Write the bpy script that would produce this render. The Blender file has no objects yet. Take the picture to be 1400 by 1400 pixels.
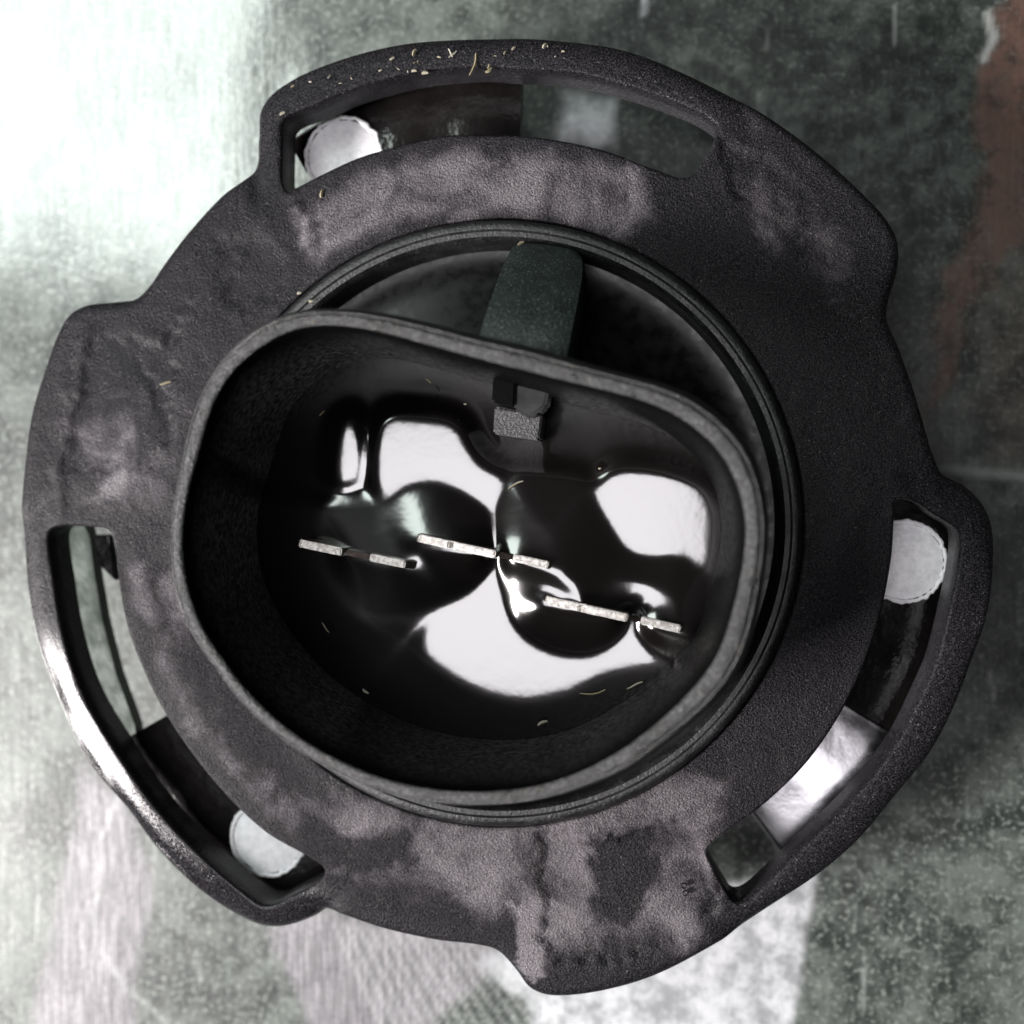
import bpy, bmesh, math, random
import numpy as np
from mathutils import Vector, Matrix, noise, geometry
random.seed(7); rng = np.random.default_rng(7)
S = 0.001                      # everything below is modelled in millimetres
scene = bpy.context.scene
C = scene.collection

# ------------------------------------------------------------------ camera
F = 1501.0                     # focal length, in pixels of a 1400 px wide picture
def cdir(px, py): return Vector(((px-700)/F, (700-py)/F, -1.0))
R = cdir(880, 660).normalized().rotation_difference(Vector((0, 0, -1))).to_matrix()
D = 57.0
CAM = -(R @ cdir(697, 706).normalized()) * D
cd = bpy.data.cameras.new('camera'); cam = bpy.data.objects.new('camera', cd); C.objects.link(cam)
cam.matrix_world = Matrix.Translation(CAM*S) @ R.to_4x4()
cd.sensor_width = 36; cd.lens = 36*F/1400
cd.clip_start = 0.002; cd.clip_end = 10
cd.dof.use_dof = True; cd.dof.focus_distance = (D-2.0)*S; cd.dof.aperture_fstop = 28
scene.camera = cam
scene.render.resolution_x = scene.render.resolution_y = 1024
scene.view_settings.view_transform = 'Standard'; scene.view_settings.look = 'None'
scene.view_settings.exposure = 0; scene.view_settings.gamma = 1

# ------------------------------------------------------------------ world and lamps
w = bpy.data.worlds.new('World'); scene.world = w; w.use_nodes = True
w.node_tree.nodes['Background'].inputs[0].default_value = (0.62, 0.66, 0.64, 1)
w.node_tree.nodes['Background'].inputs[1].default_value = 0.015
def area(name, loc, target, sx, sy, radiance, col, spread=180):
    l = bpy.data.lights.new(name, 'AREA'); l.shape = 'RECTANGLE'
    l.size = sx*S; l.size_y = sy*S; l.color = col; l.spread = math.radians(spread)
    l.energy = radiance*math.pi*(sx*S)*(sy*S)
    o = bpy.data.objects.new(name, l); C.objects.link(o)
    o.location = Vector(loc)*S
    o.rotation_euler = (Vector(target)-Vector(loc)).to_track_quat('-Z', 'Y').to_euler()
    return o
def mirror(px, py, z, zl):
    """where a level surface at height z mirrors the ceiling plane zl for a given picture point"""
    d = R @ cdir(px, py); t = (z-CAM.z)/d.z; u = (zl-z)/-d.z
    return CAM.x+d.x*(t+u), CAM.y+d.y*(t+u)
def ceiling(name, box, z, zl, radiance, col, spread=180):
    a, b = mirror(box[0], box[3], z, zl), mirror(box[2], box[1], z, zl)
    cx, cy = (a[0]+b[0])/2, (a[1]+b[1])/2
    print(name, cx, cy, b[0]-a[0], b[1]-a[1])
    return area(name, (cx, cy, zl), (cx, cy+1e-4, 0), b[0]-a[0], b[1]-a[1], radiance, col, spread)
ceiling('overhead_softbox', (340, 545, 910, 985), 1.3, 250, 9, (1.0, 0.97, 1.0))
ceiling('corner_window', (-420, -330, 352, 372), -9, 230, 9.5, (0.90, 1.0, 0.95))
area('side_window', (-285, -118, 180), (0, 0, 0), 98, 98, 125, (1.0, 0.95, 0.94), 150)

# ------------------------------------------------------------------ pixel <-> place helpers
def at(px, py, z=0.0):
    d = R @ cdir(px, py); t = (z-CAM.z)/d.z
    return (CAM.x+d.x*t, CAM.y+d.y*t)
def pts_at(P, z=0.0): return np.array([at(x, y, z) for x, y in P])
Rn = np.array(R); CN = np.array(CAM)
def to_px(P3):
    q = (np.asarray(P3)-CN) @ Rn
    return np.stack([700+F*q[:, 0]/(-q[:, 2]), 700-F*q[:, 1]/(-q[:, 2])], 1)
def smooth_loop(P, step):
    """closed Catmull-Rom through P, resampled evenly"""
    P = np.asarray(P, float); n = len(P); out = []
    for i in range(n):
        p0, p1, p2, p3 = P[i-1], P[i], P[(i+1) % n], P[(i+2) % n]
        d = [max(np.linalg.norm(a-b), 1e-6)**0.5 for a, b in ((p1, p0), (p2, p1), (p3, p2))]
        t0, t1 = 0, d[0]; t2 = t1+d[1]; t3 = t2+d[2]
        for t in np.linspace(t1, t2, 12, endpoint=False):
            A1 = (t1-t)/(t1-t0)*p0+(t-t0)/(t1-t0)*p1; A2 = (t2-t)/(t2-t1)*p1+(t-t1)/(t2-t1)*p2
            A3 = (t3-t)/(t3-t2)*p2+(t-t2)/(t3-t2)*p3
            B1 = (t2-t)/(t2-t0)*A1+(t-t0)/(t2-t0)*A2; B2 = (t3-t)/(t3-t1)*A2+(t-t1)/(t3-t1)*A3
            out.append((t2-t)/(t2-t1)*B1+(t-t1)/(t2-t1)*B2)
    return even(np.array(out), step)
def even(Q, step):
    Q2 = np.vstack([Q, Q[:1]]); s = np.r_[0, np.cumsum(np.linalg.norm(np.diff(Q2, axis=0), axis=1))]
    n = max(8, int(s[-1]/step)); t = np.linspace(0, s[-1], n, endpoint=False)
    return np.stack([np.interp(t, s, Q2[:, 0]), np.interp(t, s, Q2[:, 1])], 1)
def area2(P): return 0.5*np.sum(P[:, 0]*np.roll(P[:, 1], -1)-np.roll(P[:, 0], -1)*P[:, 1])
def ccw(P): return P if area2(P) > 0 else P[::-1].copy()
def normals(P):                                   # outward for a ccw loop
    T = np.roll(P, -1, 0)-np.roll(P, 1, 0); T /= np.linalg.norm(T, axis=1)[:, None]+1e-9
    return np.stack([T[:, 1], -T[:, 0]], 1)
def dist_poly(X, P, closed=True):
    A = P if closed else P[:-1]; B = np.roll(P, -1, 0) if closed else P[1:]
    out = np.empty(len(X))
    for i in range(0, len(X), 4000):
        x = X[i:i+4000, None, :]; ab = B-A; t = np.clip(((x-A)*ab).sum(-1)/((ab**2).sum(-1)+1e-12), 0, 1)
        out[i:i+4000] = np.sqrt((((A+ab*t[..., None])-x)**2).sum(-1).min(1))
    return out
def inside(X, P):
    x, y = X[:, 0], X[:, 1]; r = np.zeros(len(X), bool)
    for (ax, ay), (bx, by) in zip(P, np.roll(P, -1, 0)):
        if ay == by: continue
        r ^= ((ay > y) != (by > y)) & (x < (bx-ax)*(y-ay)/(by-ay)+ax)
    return r
def sstep(a, b, x): t = np.clip((x-a)/(b-a), 0, 1); return t*t*(3-2*t)
def soft(X, P, wdt):                               # 1 inside, fading over wdt at the outline
    P = np.asarray(P, float); d = dist_poly(X, P); s = np.where(inside(X, P), d, -d)
    return sstep(-wdt, wdt, s)
def line(X, P, wdt): return 1-sstep(0, wdt, dist_poly(X, np.asarray(P, float), False))
def fnoise(X, sc, seed=0, oct=4):
    return np.array([noise.fractal(Vector((x*sc+seed*17.3, y*sc-seed*9.1, seed*3.7)), 0.6, 2.0, oct) for x, y in X])

# ------------------------------------------------------------------ material helpers
class NT:
    def __init__(s, name):
        s.m = bpy.data.materials.new(name); s.m.use_nodes = True; s.t = s.m.node_tree
        s.b = s.t.nodes['Principled BSDF']
        tc = s.t.nodes.new('ShaderNodeTexCoord'); v = s.t.nodes.new('ShaderNodeVectorMath'); v.operation = 'SCALE'
        v.inputs['Scale'].default_value = 1/S; s.t.links.new(tc.outputs['Object'], v.inputs[0]); s.co = v.outputs[0]
    def n(s, t, **k):
        x = s.t.nodes.new(t)
        for a, b in k.items(): setattr(x, a, b)
        return x
    def put(s, sock, v):
        if isinstance(v, bpy.types.NodeSocket): s.t.links.new(v, sock)
        elif isinstance(v, (tuple, list)) and len(v) == 3 and sock.type == 'RGBA': sock.default_value = (*v, 1)
        else: sock.default_value = v
    def noise(s, scale, detail=4, rough=0.55, co=None, dist=0):
        x = s.n('ShaderNodeTexNoise'); s.put(x.inputs['Vector'], co or s.co); x.inputs['Scale'].default_value = scale
        x.inputs['Detail'].default_value = detail; x.inputs['Roughness'].default_value = rough; x.inputs['Distortion'].default_value = dist
        return x.outputs[0]
    def voro(s, scale, feature='SMOOTH_F1', co=None):
        x = s.n('ShaderNodeTexVoronoi'); x.feature = feature; s.put(x.inputs['Vector'], co or s.co); x.inputs['Scale'].default_value = scale
        return x.outputs['Distance']
    def stretch(s, v, rotz=0):
        x = s.n('ShaderNodeMapping'); s.put(x.inputs['Vector'], s.co); x.inputs['Scale'].default_value = v; x.inputs['Rotation'].default_value = (0, 0, rotz)
        return x.outputs[0]
    def math(s, op, a, b=0.0, c=0.0, clamp=False):
        x = s.n('ShaderNodeMath', operation=op, use_clamp=clamp); s.put(x.inputs[0], a); s.put(x.inputs[1], b)
        s.put(x.inputs[2], c); return x.outputs[0]
    def rng(s, a, lo, hi, to0=0.0, to1=1.0):
        x = s.n('ShaderNodeMapRange', interpolation_type='SMOOTHSTEP'); s.put(x.inputs[0], a); s.put(x.inputs[1], lo); s.put(x.inputs[2], hi)
        s.put(x.inputs[3], to0); s.put(x.inputs[4], to1); return x.outputs[0]
    def mix(s, f, a, b):
        x = s.n('ShaderNodeMix', data_type='RGBA'); s.put(x.inputs[0], f); s.put(x.inputs[6], a); s.put(x.inputs[7], b); return x.outputs[2]
    def attr(s, name): x = s.n('ShaderNodeAttribute', attribute_name=name); return x.outputs['Fac']
    def bump(s, h, dist_mm, strength=1.0, normal=None):
        x = s.n('ShaderNodeBump'); s.put(x.inputs['Height'], h); x.inputs['Distance'].default_value = dist_mm*S
        x.inputs['Strength'].default_value = strength
        if normal: s.put(x.inputs['Normal'], normal)
        return x.outputs[0]
    def set(s, **k):
        N = dict(base='Base Color', metal='Metallic', rough='Roughness', ior='IOR', normal='Normal', coat='Coat Weight', coatr='Coat Roughness', spec='Specular IOR Level')
        for a, b in k.items(): s.put(s.b.inputs[N[a]], b)
        return s.m

# worn moulded plastic of the flange
def flange_mat():
    t = NT('worn_black_plastic')
    big = t.noise(0.28, 5, 0.6, dist=0.6); mid = t.noise(1.3, 5, 0.6)
    worn = t.rng(t.math('ADD', t.math('MULTIPLY', t.math('SUBTRACT', big, 0.5), 1.25), t.attr('dust')), 0.12, 0.72)
    grain = t.noise(20, 3, 0.65); cells = t.voro(10.0)
    # fine pale dust in the grain
    fine = t.rng(t.noise(13, 3, 0.7), 0.46, 0.60)
    a = t.mix(worn, (0.0035, 0.0035, 0.0045), (0.058, 0.051, 0.058))
    a = t.mix(t.math('MULTIPLY', fine, t.math('ADD', t.math('MULTIPLY', worn, 0.75), 0.14)), a, (0.135, 0.122, 0.13))
    chips = t.rng(t.noise(6.5, 3, 0.6), 0.66, 0.70)
    a = t.mix(t.math('MULTIPLY', chips, 0.35), a, (0.16, 0.15, 0.14))
    rough = t.math('ADD', t.rng(mid, 0.3, 0.7, 0.24, 0.36), t.math('MULTIPLY', worn, 0.16))
    rough = t.math('SUBTRACT', rough, t.math('MULTIPLY', t.attr('gloss'), 0.2))
    n1 = t.bump(t.math('MULTIPLY', mid, t.math('SUBTRACT', 1.0, t.math('MULTIPLY', t.attr('gloss'), 0.8))), 0.09, 0.7)
    h = t.math('ADD', t.math('MULTIPLY', cells, 0.8), t.math('MULTIPLY', grain, 0.7))
    amt = t.math('MULTIPLY', t.math('ADD', 0.25, t.math('MULTIPLY', t.attr('grain'), 0.75)), t.math('SUBTRACT', 1.0, t.math('MULTIPLY', t.attr('gloss'), 0.75)))
    n2 = t.bump(t.math('MULTIPLY', h, amt), 0.085, 1.0, n1)
    return t.set(base=a, rough=rough, normal=n2, ior=1.38, spec=t.math('ADD', t.rng(worn, 0, 1, 0.12, 0.5), t.rng(t.attr('gloss'), 0.4, 1.15, 0.0, 0.36)))
def rim_mat(name='pebbled_black_plastic', lo=(0.006, 0.0065, 0.0065), hi=(0.085, 0.085, 0.09), bumpd=0.13, rough=0.33, gs=9):
    t = NT(name)
    g = t.noise(gs, 3, 0.65); pat = t.noise(0.8, 4)
    a = t.mix(t.math('MULTIPLY', t.rng(g, 0.50, 0.62), t.rng(pat, 0.25, 0.6)), lo, hi)
    return t.set(base=a, rough=t.rng(pat, 0.3, 0.7, rough-0.06, rough+0.12), normal=t.bump(g, bumpd), ior=1.5)
def plain_mat(name, base, rough, metal=0.0, bump=0.03, sc=3.0, ior=1.5, coat=0, spec=0.5):
    t = NT(name); g = t.noise(sc, 4)
    r = t.rng(g, 0.3, 0.7, rough*0.8, min(1, rough*1.25))
    a = t.mix(t.rng(g, 0.3, 0.7), tuple(c*0.75 for c in base), tuple(min(1, c*1.25) for c in base))
    return t.set(base=a, rough=r, metal=metal, normal=t.bump(g, bump), ior=ior, coat=coat, spec=spec)
def latch_mat():
    t = NT('dusty_green_black_plastic')
    sp = t.rng(t.noise(6.5, 4, 0.75), 0.55, 0.64); pat = t.noise(1.0, 3)
    a = t.mix(t.rng(pat, 0.3, 0.7), (0.010, 0.016, 0.014), (0.020, 0.030, 0.026))
    a = t.mix(t.math('MULTIPLY', sp, 0.7), a, (0.13, 0.16, 0.145))
    return t.set(base=a, rough=0.55, normal=t.bump(t.noise(8, 3), 0.08))
def resin_mat():
    t = NT('glossy_black_resin')
    return t.set(base=(0.0035, 0.0028, 0.0028), rough=0.125, ior=1.9, normal=t.bump(t.noise(1.2, 2), 0.006))
def pin_mat():
    t = NT('tinned_brass')
    g = t.noise(9, 4, 0.7); a = t.mix(t.rng(t.noise(5, 3), 0.38, 0.6), (0.26, 0.245, 0.23), (0.42, 0.405, 0.385))
    return t.set(base=a, metal=1.0, rough=t.rng(g, 0.3, 0.7, 0.25, 0.4), normal=t.bump(g, 0.035))
def pad_mat():
    t = NT('white_bonded_metal')
    g = t.noise(2.5, 4, 0.6)
    return t.set(base=t.mix(t.rng(g, 0.35, 0.7), (0.90, 0.89, 0.91), (0.74, 0.74, 0.76)), metal=0.0, rough=0.3, normal=t.bump(g, 0.06))
def sheet_mat():
    t = NT('galvanised_metal')
    big = t.noise(0.12, 5, 0.6, dist=0.8); mid = t.noise(0.7, 5, 0.65); fine = t.noise(3.0, 3, 0.6)
    streak = t.noise(1.0, 4, 0.6, co=t.stretch((2.6, 0.16, 1), 0.06)); streak2 = t.noise(1.0, 3, 0.6, co=t.stretch((5.5, 0.30, 1), -0.35))
    ox = t.rng(t.math('ADD', t.math('MULTIPLY', big, 0.55), t.math('MULTIPLY', mid, 0.45)), 0.40, 0.62)
    dull = t.mix(ox, (0.014, 0.018, 0.016), (0.080, 0.092, 0.083))
    dull = t.mix(t.rng(fine, 0.50, 0.68), dull, (0.13, 0.145, 0.13))
    dull = t.mix(t.math('MULTIPLY', t.rng(t.noise(2.2, 4, 0.7), 0.40, 0.30), 0.8), dull, (0.012, 0.014, 0.013))
    dull = t.mix(t.math('MULTIPLY', t.rng(streak, 0.52, 0.8), 0.3), dull, (0.17, 0.20, 0.18))
    dark = t.attr('tarnish_shade')
    a = t.mix(t.math('MULTIPLY', dark, t.rng(mid, 0.3, 0.65, 1.0, 0.45)), dull, (0.010, 0.013, 0.011))
    a = t.mix(t.math('MULTIPLY', t.attr('brown'), t.rng(mid, 0.3, 0.6, 0.35, 0.9)), a, (0.085, 0.044, 0.032))
    lil = t.mix(t.rng(streak2, 0.4, 0.65), (0.09, 0.086, 0.093), (0.22, 0.21, 0.225))
    a = t.mix(t.math('MULTIPLY', t.attr('lilac'), t.rng(fine, 0.25, 0.6, 0.45, 0.95)), a, lil)
    painted_glare = t.mix(t.rng(mid, 0.35, 0.65), (0.26, 0.27, 0.28), (0.50, 0.51, 0.53))  # pale colour standing in for light reflected by the sheet
    a = t.mix(t.attr('painted_glare'), a, painted_glare)
    a = t.mix(t.attr('scratch'), a, (0.55, 0.58, 0.56))
    rough = t.rng(mid, 0.3, 0.7, 0.30, 0.48)
    h = t.math('ADD', t.math('ADD', t.math('MULTIPLY', streak, 0.25), t.math('MULTIPLY', mid, 0.7)), t.math('MULTIPLY', fine, 0.15))
    t.b.inputs['Coat IOR'].default_value = 1.9
    t.put(t.b.inputs['Coat Normal'], t.bump(h, 0.02))
    return t.set(base=a, metal=0.12, rough=t.math('ADD', rough, 0.1), normal=t.bump(h, 0.07), ior=1.5, coat=t.rng(streak2, 0.35, 0.62, 0.72, 1.0), coatr=0.12)
def dust_mat():
    t = NT('straw_coloured_dust')
    return t.set(base=t.mix(t.rng(t.noise(0.5), 0.35, 0.65), (0.17, 0.145, 0.08), (0.26, 0.245, 0.21)), rough=0.8)
M_FL = flange_mat(); M_RIM = rim_mat(); M_LATCH = latch_mat(); M_RES = resin_mat(); M_PIN = pin_mat(); M_PAD = pad_mat()
M_SHEET = sheet_mat(); M_NECK = plain_mat('dark_brass', (0.014, 0.010, 0.008), 0.4, metal=0.8); M_DUST = dust_mat()
M_COL = rim_mat('satin_black_plastic', (0.004, 0.004, 0.0045), (0.014, 0.016, 0.0155), 0.05, 0.42, 6)
M_WELL = plain_mat('smooth_black_plastic', (0.002, 0.002, 0.0023), 0.30, bump=0.004, sc=1.5, ior=1.3)
M_IN = plain_mat('shaded_black_plastic', (0.0015, 0.0015, 0.0015), 0.5, bump=0.02, sc=4, ior=1.3, spec=0.06)  # inside of the shroud made blacker, shade put into its colour
M_KEY = rim_mat('pebbled_grey_plastic', (0.012, 0.012, 0.014), (0.065, 0.062, 0.066), 0.10, 0.45, 9)
M_TAB = plain_mat('glossy_black_plastic', (0.006, 0.005, 0.005), 0.16, bump=0.12, sc=0.5)
M_BODY = plain_mat('grey_green_plastic', (0.05, 0.06, 0.052), 0.35, bump=0.05, sc=2)

# ------------------------------------------------------------------ mesh helpers
def make(name, verts, faces, mats, parent=None, smooth=True, attrs=None, midx=None):
    me = bpy.data.meshes.new(name)
    me.from_pydata([tuple(float(c)*S for c in v) for v in verts], [], [tuple(int(i) for i in f) for f in faces])
    for m in (mats if isinstance(mats, (list, tuple)) else [mats]): me.materials.append(m)
    me.polygons.foreach_set('use_smooth', [smooth]*len(me.polygons))
    if midx is not None: me.polygons.foreach_set('material_index', midx)
    for k, v in (attrs or {}).items():
        a = me.attributes.new(k, 'FLOAT', 'POINT'); a.data.foreach_set('value', np.asarray(v, np.float32))
    me.update()
    o = bpy.data.objects.new(name, me); C.objects.link(o)
    if parent: o.parent = parent
    return o
def fix(o, sharp=35):
    bm = bmesh.new(); bm.from_mesh(o.data); bmesh.ops.remove_doubles(bm, verts=bm.verts, dist=1e-6)
    bmesh.ops.recalc_face_normals(bm, faces=bm.faces)
    for e in bm.edges: e.smooth = not (len(e.link_faces) == 2 and e.calc_face_angle(0) > math.radians(sharp))
    bm.to_mesh(o.data); bm.free(); return o
def lathe(name, prof, c, mat, parent, n=192, arc=None):
    V = []; Fc = []
    for i in range(n):
        a = 2*math.pi*i/n
        for r, z in prof: V.append((c[0]+r*math.cos(a), c[1]+r*math.sin(a), z))
    m = len(prof)
    for i in range(n):
        for j in range(m-1):
            a, b = i*m+j, ((i+1) % n)*m+j; Fc.append((a, b, b+1, a+1))
    return fix(make(name, V, Fc, mat, parent))
def block(name, poly, z0, z1, mat, parent, bev=0.1, segs=2, ztop=None):
    """prism over a ccw world outline, bevelled; ztop(x, y) may shape the top"""
    bm = bmesh.new(); P = ccw(np.asarray(poly, float)); n = len(P)
    lo = [bm.verts.new((x, y, z0)) for x, y in P]; hi = [bm.verts.new((x, y, ztop(x, y) if ztop else z1)) for x, y in P]
    for i in range(n): bm.faces.new((lo[i], lo[(i+1) % n], hi[(i+1) % n], hi[i]))
    bm.faces.new(hi); bm.faces.new(lo[::-1])
    bmesh.ops.bevel(bm, geom=bm.edges[:]+bm.verts[:], offset=bev, segments=segs, affect='EDGES', clamp_overlap=True)
    for v in bm.verts: v.co *= S
    for f in bm.faces: f.smooth = True
    me = bpy.data.meshes.new(name); bm.to_mesh(me); bm.free(); me.materials.append(mat)
    o = bpy.data.objects.new(name, me); C.objects.link(o); o.parent = parent
    return fix(o, 50)

def tag(o, **k):
    for a, b in k.items(): o[a] = b
    return o

# ================================================================== the metal sheet
ZS = -9.0
def sheet():
    core = np.arange(-240, 1641, 5.0); ext = np.array([300, 700, 1500, 3000.])
    ax = np.r_[-240-ext[::-1], core, 1640+ext]
    # an even grid in the sheet's own plane
    c = np.array(at(700, 700, ZS)); k = (CAM.z-ZS)/F*1.02
    gx, gy = np.meshgrid((ax-700)*k+c[0], (700-ax)*k+c[1]); X = np.stack([gx.ravel(), gy.ravel()], 1)
    n = len(ax); nc = np.zeros(len(X))
    P = to_px(np.c_[X, np.full(len(X), ZS)])
    near = (np.abs(P-700) < 1000).all(1)
    A = {k: np.zeros(len(X)) for k in ('tarnish_shade', 'brown', 'lilac', 'painted_glare', 'scratch')}
    Q = P[near]
    wob = np.stack([fnoise(Q, 0.012, 1), fnoise(Q, 0.012, 2)], 1)
    W = Q+wob*22; W2 = Q+wob*7
    tn = 0.55*sstep(350, 800, W[:, 0])*(1-sstep(800, 1250, W[:, 1]))+0.75*soft(W, [(860, -60), (1330, -60), (1340, 220), (1240, 420), (1000, 260)], 90)  # right and top painted darker for the falloff of the light
    tn += 0.45*soft(W, [(1270, 560), (1420, 560), (1420, 960), (1340, 960), (1300, 700)], 40)
    tn += 0.6*soft(W2, [(1330, 20), (1358, 20), (1352, 130), (1338, 140), (1325, 80)], 12)
    tn += 0.5*soft(W2, [(1360, 840), (1376, 820), (1372, 900), (1352, 930)], 8)
    tn += 0.7*line(W2, [(0, 535), (30, 590), (62, 650)], 5)+0.6*line(W2, [(1290, 664), (1420, 680)], 14)
    tn += 0.6*soft(W, [(1290, 1300), (1330, 1280), (1350, 1420), (1290, 1430)], 14)
    tn += 0.9*soft(W2, [(40, 700), (128, 700), (150, 900), (205, 1010), (150, 1020), (60, 860)], 9)  # shade behind the left slot, painted into the sheet's colour
    A['tarnish_shade'][near] = np.clip(tn, 0, 1)
    br = soft(W, [(1375, -40), (1500, -40), (1500, 300), (1400, 330), (1352, 380), (1340, 300), (1345, 120)], 14)
    br += 0.8*soft(W, [(1300, 380), (1335, 300), (1345, 360), (1310, 450), (1285, 560), (1265, 590), (1262, 540), (1290, 440)], 12)
    br += 0.35*soft(W, [(1330, 400), (1450, 330), (1450, 620), (1360, 620)], 40)
    A['brown'][near] = np.clip(br, 0, 1)
    li = soft(W2, [(110, 1040), (170, 1100), (215, 1190), (190, 1300), (180, 1430), (40, 1430), (75, 1250), (95, 1150)], 14)
    li += soft(W2, [(370, 1270), (430, 1240), (720, 1300), (665, 1330), (610, 1378), (560, 1430), (430, 1430), (400, 1340)], 10)  # lilac wedge stands for a reflection, painted into the colour
    A['lilac'][near] = np.clip(li, 0, 1)
    ba = soft(W2, [(650, 1315), (800, 1250), (1120, 1180), (1112, 1245), (1098, 1320), (1078, 1430), (740, 1430), (720, 1372)], 9)*0.75  # bright wedge: a reflection painted into the sheet's colour
    ba += 1.3*soft(W2, [(1210, 1000), (1225, 1030), (1140, 1110), (1085, 1165), (1050, 1140), (1110, 1060), (1165, 990)], 10)  # reflected brightness behind the right slot, also painted in
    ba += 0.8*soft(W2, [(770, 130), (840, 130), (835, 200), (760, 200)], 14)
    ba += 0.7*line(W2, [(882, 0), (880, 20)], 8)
    A['painted_glare'][near] = np.clip(ba, 0, 1)
    sc = 0.35*line(W2, [(165, 1085), (135, 1160), (128, 1240), (140, 1300), (175, 1350), (225, 1400)], 5)
    sc += 0.7*line(W2, [(1352, 18), (1358, 45), (1347, 78)], 10)+0.35*line(Q, [(1290, 640), (1345, 647), (1420, 652)], 12)
    for _ in range(26):
        x, y = rng.uniform(0, 1400, 2); L = rng.uniform(15, 60); sc += rng.uniform(0.15, 0.4)*line(Q, [(x, y), (x+rng.uniform(-6, 6), y+L)], 5)
    for k_ in range(14):                       # brushed scratches fanning out below the flange
        x = 455+k_*17; sc += 0.4*line(Q, [(x, 1262+k_*2), (x+70+k_*2, 1410)], 4)
    A['scratch'][near] = np.clip(sc*0.55, 0, 1)
    zz = np.full(len(X), ZS)
    zz[near] += 0.05*fnoise(Q*np.array([1, 0.6]), 0.006, 5, 2)
    V = np.c_[X, zz]
    I = np.arange(n*n).reshape(n, n); Fc = np.stack([I[1:, :-1], I[1:, 1:], I[:-1, 1:], I[:-1, :-1]], -1).reshape(-1, 4)
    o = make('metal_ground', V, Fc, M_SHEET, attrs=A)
    return tag(o, kind='structure', label='worn greenish grey galvanised metal sheet under the socket')
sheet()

# ================================================================== the socket
sock = bpy.data.objects.new('bulb_socket', None); C.objects.link(sock); sock.empty_display_size = 0.01
tag(sock, label='round black plastic headlamp bulb socket with slotted three-tab flange lying on grey metal', category='bulb socket')

OUT = [(342,230),(347,185),(350,148),(365,125),(400,102),(475,72),(550,54),(610,48),(680,46),(750,48),(850,62),(950,100),(1050,155),(1125,210),(1175,255),(1213,295),(1230,328),(1230,362),(1219,400),(1215,432),(1232,475),(1250,525),(1264,571),(1279,621),(1293,650),(1329,671),(1352,696),(1362,725),(1363,779),(1354,843),(1336,899),(1310,967),(1277,1031),(1230,1091),(1174,1156),(1114,1207),(1050,1250),(986,1291),(896,1338),(825,1359),(771,1366),(743,1364),(721,1353),(704,1330),(679,1304),(657,1297),(593,1289),(521,1273),(450,1250),(436,1250),(420,1260),(388,1272),(360,1275),(334,1268),(274,1229),(214,1173),(159,1104),(111,1040),(73,963),(47,890),(32,814),(24,707),(29,636),(39,564),(57,504),(75,454),(89,430),(111,416),(150,411),(182,406),(200,389),(220,360),(250,320),(300,265)]
SL = [
 [(388,163),(431,143),(477,123),(546,103),(591,95),(660,90),(704,93),(781,98),(854,115),(927,140),(968,160),(983,175),(978,188),(942,241),(888,228),(830,206),(757,190),(700,184),(660,184),(614,184),(557,195),(489,215),(443,236),(404,256),(393,262),(386,250),(385,200)],
 [(66,728),(76,721),(121,720),(146,724),(155,736),(159,779),(171,850),(184,890),(214,957),(257,1025),(309,1089),(364,1140),(430,1178),(443,1190),(440,1202),(400,1225),(369,1239),(355,1238),(334,1224),(274,1173),(206,1100),(159,1031),(111,950),(86,873),(73,800)],
 [(1225,684),(1251,686),(1279,704),(1311,726),(1314,742),(1310,779),(1300,828),(1281,903),(1261,950),(1226,1019),(1157,1104),(1084,1173),(1018,1233),(1005,1234),(996,1222),(967,1166),(972,1156),(1050,1096),(1106,1040),(1157,963),(1191,886),(1209,821),(1220,757),(1223,710)]]
# collar circle, fitted in the plane of the flange
cp = pts_at([(700,302),(550,320),(450,365),(629,1134),(736,1129),(843,1093),(950,1041),(1041,950),(1084,834)], 0.3)
sol = np.linalg.lstsq(np.c_[2*cp, np.ones(len(cp))], (cp**2).sum(1), rcond=None)[0]
CC = sol[:2]; CR = math.sqrt(sol[2]+(CC**2).sum()); print('collar', CC, CR)

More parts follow.
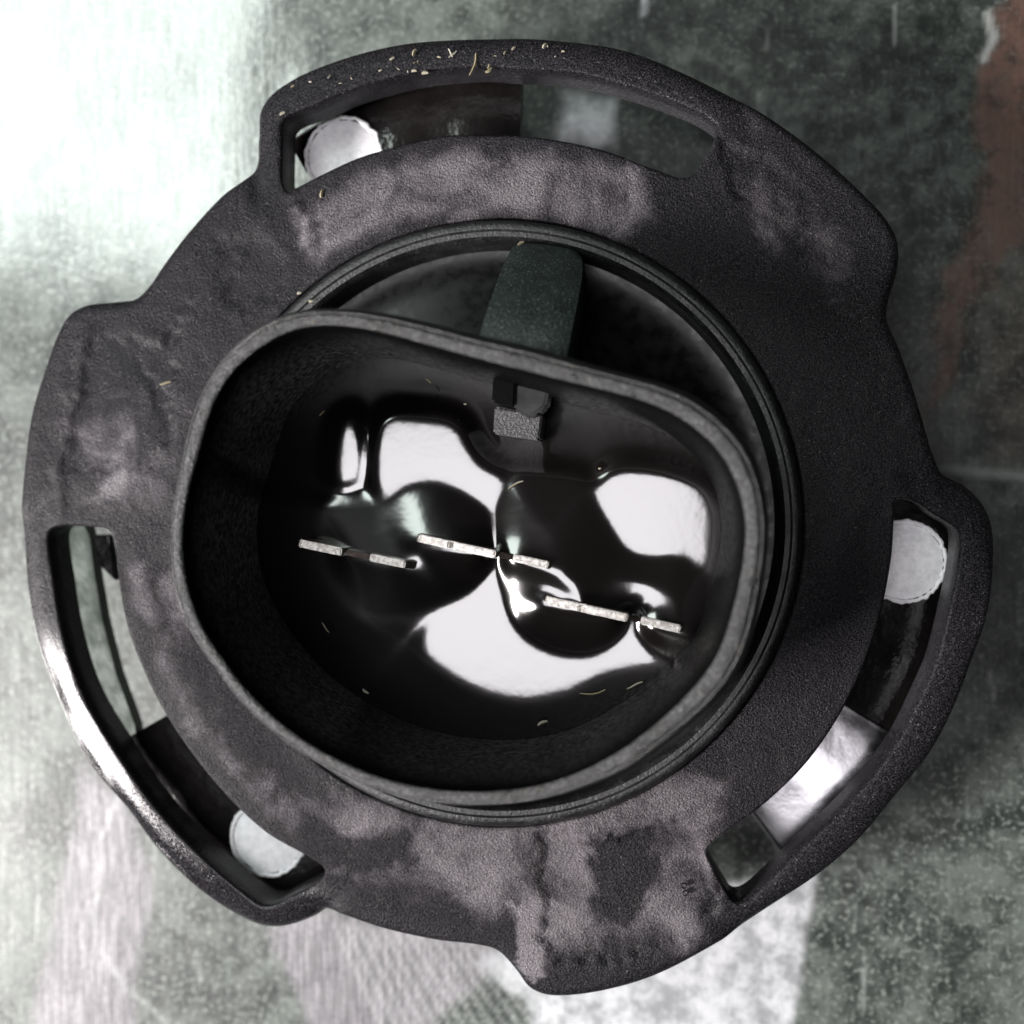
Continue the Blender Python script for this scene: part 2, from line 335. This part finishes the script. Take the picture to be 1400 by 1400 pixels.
def dense_plate():
    st = 0.17
    Lo = ccw(smooth_loop(pts_at(OUT), st)); Ls = [ccw(smooth_loop(pts_at(s), st)) for s in SL]
    th = np.linspace(0, 2*math.pi, 560, endpoint=False); Lc = np.stack([CC[0]+(CR)*np.cos(th), CC[1]+(CR)*np.sin(th)], 1)
    holes = Ls+[Lc]; loops = [Lo]+holes
    cand = []
    for li, L in enumerate(loops):
        nrm = normals(L)*(-1 if li == 0 else 1)
        for d in (0.07, 0.16, 0.28, 0.44, 0.62): cand.append((L+nrm*d, d))
    x0, y0 = Lo.min(0); x1, y1 = Lo.max(0); g = 0.23
    gx, gy = np.meshgrid(np.arange(x0, x1, g), np.arange(y0, y1, g*0.866)); gx = gx+((np.arange(gx.shape[0]) % 2)*g/2)[:, None]
    G = np.stack([gx.ravel(), gy.ravel()], 1)
    alld = lambda X: np.min([dist_poly(X, L) for L in loops], axis=0)
    def ok(X):
        m = inside(X, Lo)
        for h in holes: m &= ~inside(X, h)
        return m
    keep = []
    for Xc, d in cand:
        m = ok(Xc) & (alld(Xc) > d*0.9); keep.append(Xc[m])
    G = G[ok(G)]; G = G[alld(G) > 0.72]; keep.append(G)
    I = np.vstack(keep)
    V = np.vstack(loops+[I]); E = []; k = 0; rngs = []
    for L in loops:
        n = len(L); rngs.append((k, n)); E += [(k+i, k+(i+1) % n) for i in range(n)]; k += n
    vo, eo, fo, ov, oe, of = geometry.delaunay_2d_cdt([Vector(v) for v in V], E, [], 0, 1e-5)
    if len(vo) != len(V): print('cdt changed verts', len(vo), len(V))
    vo = np.array([(v.x, v.y) for v in vo]); fo = np.array([tuple(f) for f in fo])
    inv = {}
    for i, o_ in enumerate(ov):
        for q in o_: inv[q] = i
    cen = vo[fo].mean(1); fo = fo[ok(cen)]
    return vo, fo, loops, rngs, inv
def flange():
    X, T, loops, rngs, inv = dense_plate()
    Q = to_px(np.c_[X, np.zeros(len(X))])
    do = dist_poly(X, loops[0]); ds = np.min([dist_poly(X, L) for L in loops[1:4]], axis=0); dc = dist_poly(X, loops[4])
    rnd = lambda d, r: np.where(d < r, r-np.sqrt(np.maximum(r*r-(r-np.minimum(d, r))**2, 0)), 0)
    z = -rnd(do, 0.55)-rnd(ds, 0.16)-rnd(dc, 0.12)
    bar = (1-sstep(1.3, 2.4, do))*(1-sstep(1.2, 2.2, ds)); bl = soft(Q, [(20,900),(120,860),(430,1230),(330,1300),(100,1150)], 60)
    z -= bar*(0.16*np.abs(2*ds/(do+ds+1e-6)-1)**2+(0.25+0.28*bl)*ds/(do+ds+1e-6))
    n1 = fnoise(X, 0.30, 3, 3); n2 = fnoise(X, 1.1, 4, 3); n3 = fnoise(X, 3.0, 6, 2)
    edge = sstep(0.2, 1.2, np.minimum(do, ds))
    body = (1-bar)
    z += edge*(0.05*n1*body+0.012*n2*body+0.004*n3)
    # pockets moulded into the lugs
    pk = [(738,1140),(742,1290),(765,1318),(850,1312),(940,1285),(990,1240),(965,1180),(930,1120),(830,1150)]
    pk2 = [(105,560),(128,470),(150,455),(215,470),(250,440),(235,560),(215,640),(120,650),(90,640)]
    pk3 = [(985,190),(1060,220),(1110,280),(1165,330),(1150,370),(1080,330),(1000,260)]
    W = Q+np.stack([n2, n3], 1)*11
    z -= 0.22*soft(W, pk, 4)+0.07*soft(W, pk2, 5)+0.18*soft(W, pk3, 4)
    z -= 0.14*soft(W, [(300,330),(350,320),(390,350),(385,400),(340,430),(300,400)], 14)
    z += 0.10*line(W, [(120,450),(100,540),(80,640),(82,700)], 12)+0.10*line(W, [(210,470),(250,430),(300,400),(330,350)], 14)
    z += 0.13*line(W, [(395,265),(420,300),(425,345)], 10)-0.10*line(W, [(435,262),(437,340)], 6)
    z -= 0.09*line(W, [(190,500),(215,530),(232,600)], 12)
    z -= 0.12*line(W, [(855,215),(862,255),(858,300)], 4)
    dust = 0.45*soft(Q, [(395,300),(500,225),(700,195),(870,225),(900,300),(860,330),(700,290),(520,315),(420,380)], 25)
    dust += 0.30*soft(Q, [(90,560),(250,560),(235,700),(190,720),(90,700)], 40)+0.42*soft(Q, [(420,1100),(1000,1060),(1000,1180),(940,1290),(740,1330),(700,1250),(460,1220)], 40)
    dust += 0.3*soft(Q, [(170,760),(240,760),(300,980),(430,1100),(400,1150),(300,1060),(200,900)], 20)
    dust += 0.5*soft(W, [(700,1240),(738,1235),(742,1330),(728,1348),(705,1320)], 6)+0.25*soft(Q, [(1040,230),(1150,300),(1170,400),(1080,400),(1010,300)], 25)
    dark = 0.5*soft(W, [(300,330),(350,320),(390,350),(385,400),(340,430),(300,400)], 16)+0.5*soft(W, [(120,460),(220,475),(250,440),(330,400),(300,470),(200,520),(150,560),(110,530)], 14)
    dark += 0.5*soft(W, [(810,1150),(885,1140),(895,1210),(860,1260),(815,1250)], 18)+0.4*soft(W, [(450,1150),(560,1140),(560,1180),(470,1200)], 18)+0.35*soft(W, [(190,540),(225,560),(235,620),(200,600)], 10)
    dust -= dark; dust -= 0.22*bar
    grain = 0.25+0.75*soft(Q, [(420,300),(640,195),(900,230),(1120,240),(1190,330),(1150,470),(900,350),(700,290),(500,330)], 50)
    grain += 0.8*soft(Q, [(160,780),(250,780),(420,1080),(800,1110),(1080,900),(1180,700),(1200,800),(1080,1080),(960,1170),(950,1290),(760,1320),(440,1230)], 30)
    gloss = 0.5*soft(W, pk2, 20)+0.35*bar+0.75*bar*bl
    nt = len(X); und = -2.2
    top = np.c_[X, z]; V = [top]; Fc = [tuple(f) for f in T]
    # make the top faces point up
    a = X[T[:, 1]]-X[T[:, 0]]; b = X[T[:, 2]]-X[T[:, 0]]; cr = a[:, 0]*b[:, 1]-a[:, 1]*b[:, 0]
    Fc = [tuple(f) if c > 0 else tuple(f[::-1]) for f, c in zip(T, cr)]
    k = nt; A = {'dust': [np.clip(dust*1.0, -1, 1)], 'grain': [np.clip(grain, 0, 1)], 'gloss': [np.clip(gloss, 0, 1)]}
    for li, (L, (r0, n)) in enumerate(zip(loops, rngs)):
        ring = [inv[r0+i] for i in range(n)]; nr = normals(L)
        prof = [(0.05, -1.0), (0.16, -1.25), (0.24, -2.1), (0.0, -2.5)] if li == 0 else [(0.0, -1.2), (0.03, -2.4)]
        prev = ring
        for off, zz in prof:
            V.append(np.c_[L+nr*off, np.full(n, zz)]); cur = list(range(k, k+n)); k += n
            for i in range(n):
                j = (i+1) % n
                Fc.append((prev[i], cur[i], cur[j], prev[j]) if li == 0 else (prev[i], prev[j], cur[j], cur[i]))
            for a_, v_ in (('dust', -0.6), ('grain', 0.3), ('gloss', 0.6)): A[a_].append(np.full(n, v_))
            prev = cur
    V = np.vstack(V)
    o = make('flange', V, Fc, M_FL, sock, attrs={a_: np.concatenate(v_) for a_, v_ in A.items()})
    bm = bmesh.new(); bm.from_mesh(o.data); bmesh.ops.recalc_face_normals(bm, faces=bm.faces); bm.to_mesh(o.data); bm.free()
    return tag(o, label='worn outer flange with three curved slots and three lugs')
flange()

# raised collar, the well it encloses, the ring below the flange and the hidden body
lathe('collar', [(CR-0.02, -2.4), (CR-0.02, -0.30), (CR-0.10, 0.10), (CR-0.22, 0.30), (CR-0.45, 0.42), (CR-0.62, 0.40), (CR-0.68, 0.33), (CR-0.74, 0.38), (CR-0.98, 0.36), (CR-1.12, 0.20), (CR-1.2, -0.1), (CR-1.25, -2.2)], CC, M_COL, sock)
lathe('well_floor', [(0.0, 0.2), (5.0, -0.3), (CR-3, -1.9), (CR-1.9, -2.1), (CR-1.24, -2.0)], CC, M_WELL, sock)
lathe('base_ring', [(0.1, -2.6), (CR+3.6, -2.6), (CR+4.3, -2.75), (CR+4.4, -3.0), (CR+4.4, -3.6), (CR+4.2, -3.9), (0.1, -3.9)], CC, M_TAB, sock)
lathe('body', [(0.1, -3.9), (15.0, -3.9), (15.0, -5.2), (13.6, -5.5), (13.6, ZS+0.6), (13.2, ZS+0.3), (0.1, ZS+0.3)], CC, M_BODY, sock, n=96)

# ---------------------------------------------------------------- shroud (the D-shaped cup)
HR = 9.5; ZF = 1.3
RO = [(434,421),(490,424),(541,432),(600,446),(649,459),(720,475),(764,487),(850,511),(900,524),(943,541),(993,577),(1027,621),(1044,671),(1050,721),(1046,775),(1034,846),(1018,898),(990,945),(950,985),(914,1013),(861,1052),(771,1088),(700,1102),(611,1103),(532,1090),(450,1056),(390,1018),(330,965),(290,912),(266,880),(247,840),(234,793),(230,739),(234,686),(245,629),(259,568),(281,518),(313,475),(356,441),(395,426)]
RI = [(434,452),(490,455),(541,467),(600,484),(671,504),(754,525),(850,548),(911,571),(957,604),(986,639),(1005,686),(1011,721),(1006,775),(993,829),(971,893),(948,925),(896,980),(843,1020),(771,1057),(700,1074),(611,1075),(521,1057),(450,1026),(400,995),(345,945),(302,890),(274,840),(259,793),(254,729),(263,671),(279,614),(299,550),(324,511),(363,479),(400,459)]
O_ = ccw(smooth_loop(pts_at(RO, HR), 0.1)); I_ = ccw(smooth_loop(pts_at(RI, HR), 0.1)); SC = I_.mean(0)
NS = 480
def by_angle(P):
    a = np.arctan2(P[:, 1]-SC[1], P[:, 0]-SC[0]); k = np.argsort(a); a, q = a[k], P[k]
    th = np.linspace(-math.pi, math.pi, NS, endpoint=False)
    A = np.r_[a-2*math.pi, a, a+2*math.pi]; QQ = np.vstack([q, q, q])
    r = np.interp(th, A, np.linalg.norm(QQ-SC, axis=1))
    r = sum(np.roll(r, s_) for s_ in range(-3, 4))/7
    return np.stack([SC[0]+r*np.cos(th), SC[1]+r*np.sin(th)], 1)
O_ = by_angle(O_); I_ = by_angle(I_)
def shroud():
    prof = [(-0.10, -1.2), (-0.05, 6.0), (-0.02, HR-1.5), (-0.10, HR-1.42), (-0.10, HR-0.75), (0.0, HR-0.66), (0.03, HR-0.36), (0.12, HR-0.10), (0.20, HR-0.03), (0.235, HR-0.13), (0.275, HR-0.02), (0.40, HR+0.02), (0.62, HR-0.01), (0.76, HR-0.08), (0.86, HR-0.30), (0.94, HR-0.75), (1.0, HR-1.35)]
    inn = [(0.05, HR-2.4), (0.12, HR-4.5), (0.22, ZF+1.2), (0.24, ZF-0.8)]
    rows = [np.c_[O_+(I_-O_)*u, np.full(NS, z)] for u, z in prof]
    nr = normals(I_)
    rows += [np.c_[I_-nr*d, np.full(NS, z)] for d, z in inn]
    for r_i, rr in enumerate(rows):
        if 5 <= r_i <= 14: rr[:, 2] += 0.02*np.array([noise.noise(Vector((x*1.2, y*1.2, 0))) for x, y in rr[:, :2]])
    V = np.vstack(rows); Fc = []; mi = []
    for k in range(len(rows)-1):
        for i in range(NS):
            j = (i+1) % NS; Fc.append((k*NS+i, k*NS+j, (k+1)*NS+j, (k+1)*NS+i)); mi.append(1 if k >= len(prof)-4 else (2 if k < 7 or k > 12 else 0))  # one plastic, coloured paler on the crest and darker inside for light and shade
    o = make('shroud', V, Fc, [M_RIM, M_IN, M_COL], sock, midx=mi)
    return tag(o, label='D-shaped hollow shroud with pebbled rounded rim')
shroud()

# ---------------------------------------------------------------- potting resin, shaped to set its highlights, rising at the pins
FI = I_-normals(I_)*0.20
B1 = [(462,652),(461,605),(468,578),(480,568),(488,578),(487,645),(476,656)]
B2 = [(520,580),(535,566),(575,566),(618,573),(630,582),(645,612),(660,632),(690,652),(689,680),(676,702),(652,686),(622,668),(592,660),(555,664),(530,676),(517,660)]
B3 = [(816,690),(822,660),(842,642),(880,640),(925,650),(962,670),(970,700),(971,740),(963,776),(948,772),(925,752),(905,756),(872,754),(850,742),(835,722)]
B4 = [(672,775),(684,773),(690,815),(703,850),(733,878),(775,892),(815,888),(842,868),(858,838),(868,836),(874,862),(890,885),(915,899),(870,906),(820,918),(772,942),(720,952),(668,942),(625,920),(592,890),(590,862),(612,838),(642,814),(662,790)]
P1 = [(448,700),(480,692),(520,690),(555,668),(592,662),(622,670),(652,688),(672,706),(674,760),(662,785),(640,808),(595,828),(540,842),(500,838),(465,800),(445,750)]
P2 = [(697,655),(750,650),(806,662),(818,690),(835,722),(850,745),(872,758),(905,760),(925,757),(948,774),(968,786),(962,890),(915,896),(890,880),(876,858),(868,832),(858,835),(842,866),(815,885),(775,889),(733,875),(704,848),(692,815),(686,775),(678,730),(682,690)]
def resin():
    st = 2.5; xs = np.arange(230, 1060, st); ys = np.arange(440, 1110, st)
    gx, gy = np.meshgrid(xs, ys); G = np.stack([gx.ravel(), gy.ravel()], 1)
    d = np.full(len(G), 1e9)
    for B in (B1, B2, B3, B4, P1, P2):
        B = smooth_loop(B, 4); dd = dist_poly(G, B); dd = np.where(inside(G, B), 0, dd)
        d = np.minimum(d, dd)
    px = (CAM.z-ZF)/F
    H = (d*px).reshape(gx.shape)
    H = np.where(H > 0, 0.16*(H-0.2*(1-np.exp(-H/0.2))), 0)     # level where a highlight is set, falling away around it
    H = H+0.20*px*np.maximum(0, 690-gy)*sstep(0, 0.9, (d*px).reshape(gx.shape))
    H = 0.6-0.9*np.tanh(H/0.9)+0.03*(gx-700)*px
    cone = 0                                  # rises from each dark patch's outline to the pins standing in it
    for B, ln, top in ((P1, [[(480, 759), (563, 772)], [(575, 742), (668, 758)]], 0.80), (P2, [[(700, 762), (768, 779)], [(745, 822), (860, 846)], [(884, 852), (940, 863)], [(757, 776), (790, 800), (800, 832)]], 0.85)):
        B = smooth_loop(B, 4); db = np.where(inside(G, B), dist_poly(G, B), 0)*px; dp = np.min([dist_poly(G, np.array(sg, float), False) for sg in ln], axis=0)*px
        cone = cone+(top*db/(db+dp+0.05)).reshape(gx.shape)*(np.interp(gx, [450, 540, 660], [0.30, 0.55, 1.2]) if top == 0.80 else 1.0)
    H = H+cone
    k = 9; kern = np.exp(-np.arange(-k, k+1)**2/16.0); kern /= kern.sum(); Hp = np.pad(H, k, mode='edge')
    for ax_ in (0, 1): Hp = np.apply_along_axis(lambda r: np.convolve(r, kern, 'same'), ax_, Hp)
    H = Hp[k:-k, k:-k]
    W = np.array([at(x, y, ZF) for x, y in G])
    ins = inside(W, FI); FIp = even(FI, 0.09); 
    dw = dist_poly(W, FIp); keep = ins & (dw > 0.06)
    V2 = np.vstack([FIp, W[keep]]); n = len(FIp)
    # the height on the outline comes from the same field
    fp = to_px(np.c_[FIp, np.full(n, ZF)])
    fx = (fp[:, 0]-xs[0])/st; fy = (fp[:, 1]-ys[0])/st; ix = np.clip(fx.astype(int), 0, len(xs)-2); iy = np.clip(fy.astype(int), 0, len(ys)-2); fx = fx-ix; fy = fy-iy
    hz = np.r_[H[iy, ix]*(1-fx)*(1-fy)+H[iy, ix+1]*fx*(1-fy)+H[iy+1, ix]*(1-fx)*fy+H[iy+1, ix+1]*fx*fy, H.ravel()[keep]]
    vo, eo, fo, ov, oe, of = geometry.delaunay_2d_cdt([Vector(v) for v in V2], [(i, (i+1) % n) for i in range(n)], [], 1, 1e-6)
    z = np.zeros(len(vo))
    for i, o_ in enumerate(ov): z[i] = hz[o_[0]] if len(o_) else 0
    X = np.array([(v.x, v.y) for v in vo])
    o = make('resin_fill', np.c_[X, ZF+z], fo, M_RES, sock)
    bm = bmesh.new(); bm.from_mesh(o.data)
    for f in bm.faces:
        if f.normal.z < 0: f.normal_flip()
    bm.to_mesh(o.data); bm.free()
    return tag(o, label='glossy black potting resin rising round the pins')
resin()

# ---------------------------------------------------------------- three flat pins with a lower shoulder
ZT = 3.3
def pin(p0, p1, g0, g1, lab):
    """p0-p1: tip, g0-g1: shoulder, both as picture points at tip height"""
    a, b, c, d = [Vector(at(*p, ZT)) for p in (p0, p1, g0, g1)]
    u = (d-a).normalized(); v = Vector((-u.y, u.x)); th = 0.20
    o0 = a; s = lambda q: (q-o0).dot(u)
    xb, xc, xd = s(b), s(c), s(d)
    def plate(nm, prof, t, par, mat=None):
        bm = bmesh.new(); n = len(prof)
        A = [bm.verts.new((*(o0+u*x+v*t), z)) for x, z in prof]; B = [bm.verts.new((*(o0+u*x-v*t), z)) for x, z in prof]
        bm.faces.new(A); bm.faces.new(B[::-1])
        for i in range(n): bm.faces.new((A[(i+1) % n], A[i], B[i], B[(i+1) % n]))
        bmesh.ops.bevel(bm, geom=bm.edges[:]+bm.verts[:], offset=0.05, segments=2, affect='EDGES', clamp_overlap=True)
        for q in bm.verts: q.co *= S
        me = bpy.data.meshes.new(nm); bm.to_mesh(me); bm.free(); me.materials.append(mat or M_PIN)
        o = bpy.data.objects.new(nm, me); C.objects.link(o); o.parent = par
        return fix(o, 40)
    zf = ZF-0.2
    xm = xb*0.42 if xb > 3 else 0
    prof = [(0, zf), (0, ZT-0.15), (0.15, ZT)]
    if xm: prof += [(xm-0.05, ZT), (xm+0.08, ZT-0.14), (xm+0.22, ZT)]
    prof += [(xb-0.05, ZT), (xb+0.06, ZT-0.15), (xb+0.10, zf)]
    t = plate('pin', prof, th, sock)
    t['label'] = lab
    plate('pin_neck', [(xb+0.12, zf), (xb+0.12, ZT-0.35), (xc-0.06, ZT-0.45), (xc-0.06, zf)], th*0.75, t, M_NECK)  # neck darker than the tip and shoulder
    plate('pin_shoulder', [(xc-0.04, zf), (xc, ZT-0.3), (xd-0.45, ZT-0.35), (xd, ZT-0.85), (xd, zf)], th*0.95, t)
    return t
pin((406,742),(467,757),(503,764),(563,775), 'left pin, half in shadow')
pin((569,735),(678,757),(700,764),(760,776), 'middle pin')
pin((745,820),(858,846),(876,851),(942,864), 'right pin nearest the curved wall')

# ---------------------------------------------------------------- latch outside, key inside
def latch():
    rows = [((715,331),(770,337),0.2),((706,331),(788,341),0.5),((700,335),(795,350),1.1),((694,345),(796,364),2.1),((686,362),(794,384),3.5),((677,385),(790,407),4.9),((668,410),(785,431),6.0),((660,434),(780,455),6.6),((654,456),(776,476),6.8),((648,482),(772,502),6.8)]
    V = []; Fc = []; n = 9
    for a, b, z in rows:
        A, B = Vector((*at(*a, z), 0)), Vector((*at(*b, z), 0))
        for i in range(n):
            t = i/(n-1); q = A.lerp(B, t); V.append((q.x, q.y, z-0.40*(abs(2*t-1)**4)))
        for i in (n-1, 0):
            q = A.lerp(B, i/(n-1)); V.append((q.x, q.y, min(z-0.5, -0.9) if z < 1.5 else -0.9))
    m = n+2
    for k in range(len(rows)-1):
        for i in range(m):
            j = (i+1) % m; Fc.append((k*m+i, k*m+j, (k+1)*m+j, (k+1)*m+i))
    Fc.append(tuple(range(m))); Fc.append(tuple(reversed(range((len(rows)-1)*m, len(rows)*m))))
    return tag(fix(make('latch_ramp', V, Fc, M_LATCH, sock), 40), label='dusty greenish ramp on the outside of the shroud')
latch()
block('key_rib', pts_at([(676,556),(742,566),(737,602),(674,593)], 3.4), 1.2, 3.4, M_KEY, sock, 0.10)
block('key_hook', pts_at([(674,512),(706,516),(704,556),(672,550)], 5.0), 2.4, 5.0, M_IN, sock, 0.12)
kh = block('key_hook', pts_at([(704,518),(752,526),(746,556),(724,572),(702,560)], 4.6), 2.4, 4.6, M_WELL, sock, 0.12)

# ---------------------------------------------------------------- three locking tabs seen through the slots
def locking_tab(a_end, a_other, zt, rout):
    """annular plate; a_end is the end that carries the bright round pad"""
    r0, r1 = CR+1.5, rout; a0, a1 = math.radians(a_other), math.radians(a_end); n = 28
    bm = bmesh.new(); c = at(697, 710); arc = [a0+(a1-a0)*i/n for i in range(n+1)]
    prof = [(r0, zt-1.0), (r0, zt), (r0+3, zt+0.06), (r1-1.2, zt+0.02), (r1-0.2, zt-0.15), (r1, zt-0.4), (r1, zt-1.2)]
    V = [[bm.verts.new(((c[0]+r*math.cos(a)), (c[1]+r*math.sin(a)), z+0.05*math.sin(a*31))) for r, z in prof] for a in arc]
    for i in range(n):
        for j in range(len(prof)): bm.faces.new((V[i][j], V[i+1][j], V[i+1][(j+1) % len(prof)], V[i][(j+1) % len(prof)]))
    bm.faces.new(V[0]); bm.faces.new(V[-1][::-1])
    for v in bm.verts: v.co *= S
    for f in bm.faces: f.smooth = True
    me = bpy.data.meshes.new('locking_tab'); bm.to_mesh(me); bm.free(); me.materials.append(M_TAB)
    o = bpy.data.objects.new('locking_tab', me); C.objects.link(o); o.parent = sock
    return fix(o)
def pad(tab, px, py, z, r):
    c = at(px, py, z); V = [(c[0], c[1], z+0.25)]; Fc = []; n = 64; prof = [(0.5, 0.22), (0.8, 0.14), (0.96, 0.04), (1.0, -0.3)]
    for q, dz in prof:
        for i in range(n): a = 2*math.pi*i/n; V.append((c[0]+r*q*math.cos(a), c[1]+r*q*math.sin(a), z+dz))
    for i in range(n): Fc.append((0, 1+i, 1+(i+1) % n))
    for k in range(len(prof)-1):
        for i in range(n): Fc.append((1+k*n+i, 1+(k+1)*n+i, 1+(k+1)*n+(i+1) % n, 1+k*n+(i+1) % n))
    p = make('round_pad', V, Fc, M_PAD, tab); fix(p)
    # broken bead round the pad
    V = []; Fc = []; n = 120; m = 8
    for i in range(n):
        a = 2*math.pi*i/n; lump = max(0.03, 0.12+0.05*noise.noise(Vector((math.cos(a)*4.5+px, math.sin(a)*4.5, 0))))
        rr = r+0.05+0.10*noise.noise(Vector((math.cos(a)*9, math.sin(a)*9+px, 2)))
        for j in range(m):
            b = 2*math.pi*j/m; V.append((c[0]+(rr+lump*math.cos(b))*math.cos(a), c[1]+(rr+lump*math.cos(b))*math.sin(a), z+0.05+lump*0.9*math.sin(b)))
    for i in range(n):
        for j in range(m): Fc.append((i*m+j, ((i+1) % n)*m+j, ((i+1) % n)*m+(j+1) % m, i*m+(j+1) % m))
    q = make('bead', V, Fc, M_PAD, tab); fix(q)
ZTAB = -3.3
for (ae, ao), (px, py), lab in (((121.5, 89.4), (470, 214), 'tab behind the top slot'), ((241.5, 209.4), (366, 1146), 'tab behind the left slot'), ((0.6, -29.5), (1236, 768), 'tab behind the right slot')):
    tb = locking_tab(ae, ao, ZTAB, 26.3 if 200 < ae < 300 else 24.7); pad(tb, px, py, ZTAB+0.12, 2.05)

# dark plate added as shade behind the left slot, and a small hook
M_SHADE = plain_mat('dark_green_shade', (0.022, 0.036, 0.027), 0.38, bump=0.05, sc=0.7)
block('shade_plate', even(ccw(pts_at([(42,705),(120,716),(128,780),(140,850),(158,920),(192,1014),(150,1025),(95,930),(60,830)], -4.0)), 0.8), -5.0, -4.0, M_SHADE, sock, 0.18)
block('retaining_hook', pts_at([(126,731),(147,731),(150,752),(158,795),(130,768),(136,752)], -3.2), -4.0, -3.2, M_TAB, sock, 0.1)
# added plate, tilted to reflect the overhead lamp through the right slot
def reflector():
    c = at(697, 710); V = []; Fc = []; na, nr_ = 30, 10
    for i in range(na+1):
        t = i/na; a = math.radians(-29.5-22.5*t)
        for j in range(nr_+1):
            q = j/nr_; r = 18.5+6.4*q; z = -4.5+0.17*(r-22)-0.5*(2*t-0.9)**2+0.04*noise.noise(Vector((t*5, q*2, 4)))
            V.append((c[0]+r*math.cos(a), c[1]+r*math.sin(a), z))
    m = nr_+1
    for i in range(na):
        for j in range(nr_): Fc.append((i*m+j, (i+1)*m+j, (i+1)*m+j+1, i*m+j+1))
    o = make('reflector_plate', V, Fc, M_REFLECTOR, sock)
    md = o.modifiers.new('thickness', 'SOLIDIFY'); md.thickness = 0.3*S; md.offset = 0
    return tag(o, label='added metal plate reflecting the lamp through the right slot')
M_REFLECTOR = plain_mat('polished_steel', (0.22, 0.215, 0.225), 0.24, metal=1.0, bump=0.03, sc=0.5)
reflector()
# two tiny moulded rings on the flange
for px, py in ((935, 1211), (937, 1221)):
    c = at(px, py); V = []; Fc = []; n, m = 16, 6
    for i in range(n):
        a = 2*math.pi*i/n
        for j in range(m): b = 2*math.pi*j/m; V.append((c[0]+(0.13+0.03*math.cos(b))*math.cos(a), c[1]+(0.13+0.03*math.cos(b))*math.sin(a), 0.0+0.09*math.sin(b)))
    for i in range(n):
        for j in range(m): Fc.append((i*m+j, ((i+1) % n)*m+j, ((i+1) % n)*m+(j+1) % m, i*m+(j+1) % m))
    fix(make('moulded_ring', V, Fc, M_FL, sock))

# ---------------------------------------------------------------- dust and fibres
def dust():
    V = []; Fc = []
    def fleck(p, L, ang, wd, z, tilt=0.0):
        b = len(V); u = Vector((math.cos(ang), math.sin(ang), tilt)); v = Vector((-u.y, u.x, 0))
        n = 4
        for i in range(n+1):
            t = i/n-0.5; q = Vector((*p, z))+u*L*t+v*(0.12*L*math.sin(3*t+p[0])); ww = wd*(0.5+0.6*math.cos(2.6*t))
            V.extend([tuple(q+v*ww/2), tuple(q+Vector((0, 0, ww*0.6))), tuple(q-v*ww/2)])
        for i in range(n):
            a = b+3*i; Fc.extend([(a, a+3, a+4, a+1), (a+1, a+4, a+5, a+2), (a+2, a+5, a+3, a)])
    K = 0.038
    def at_px(x, y, Lp, deg, wp, z): fleck(at(x, y, z), Lp*K, math.radians(deg), wp*K*0.75, z)
    for x, y, L, dg, wp in ((567,72,10,60,6),(619,74,14,50,3),(616,72,12,130,3),(646,88,30,78,4),(668,96,10,20,5),(581,100,9,10,6),(566,97,7,0,5),(745,63,8,60,6),(702,66,6,20,4),(440,265,10,95,6),(536,80,7,10,4),(600,78,5,0,3),(520,96,5,0,3),(690,72,5,40,3),(400,118,5,20,3),(668,91,6,60,4),(424,112,4,0,3),(450,105,5,70,3),(770,70,4,0,3),(386,155,8,10,5)):
        at_px(x, y, L, dg, wp, -0.02)
    at_px(226, 524, 16, 0, 4, 0.12)
    for _ in range(10):
        x, y = rng.uniform(380, 780), 0; y = 118-0.19*(x-380) if x < 600 else 74+abs(x-690)*0.02
        at_px(x, y+rng.uniform(-14, 14), rng.uniform(2, 5), rng.uniform(0, 180), rng.uniform(1.2, 2.2), -0.04)
    for x, y, L, dg, wp in ((705,663,22,15,3),(742,989,14,30,5),(810,945,34,14,3),(868,937,22,12,3),(500,945,10,-45,4),(445,858,16,-40,2),(586,521,9,-30,3),(440,565,10,60,2),(978,744,5,0,4),(760,690,4,0,4),(820,640,4,0,3),(636,552,4,0,3),(595,500,4,0,3),(962,850,16,100,2)):
        at_px(x, y, L, dg, wp, ZF+0.75)
    at_px(948, 882, 13, 60, 5, ZF+0.9)
    for x, y, L, dg, wp in ((728,377,14,-10,5),(700,410,16,-15,2),(713,420,10,20,2),(745,400,4,0,3),(712,333,9,20,4)):
        at_px(x, y, L, dg, wp, 3.6)
    for x, y in ((425,412),(409,401)): at_px(x, y, 6, 20, 5, 0.55)
    for _ in range(90):
        i = rng.integers(0, NS); t = rng.uniform(0.2, 0.65); q = O_[i]+(I_[i]-O_[i])*t
        fleck(tuple(q), rng.uniform(0.04, 0.12), rng.uniform(0, 3.1), 0.03, HR+0.0)
    return tag(make('dust', V, Fc, M_DUST, smooth=False), kind='stuff', label='pale straw flecks and fibres of dust scattered over the socket', category='dust')
dust()
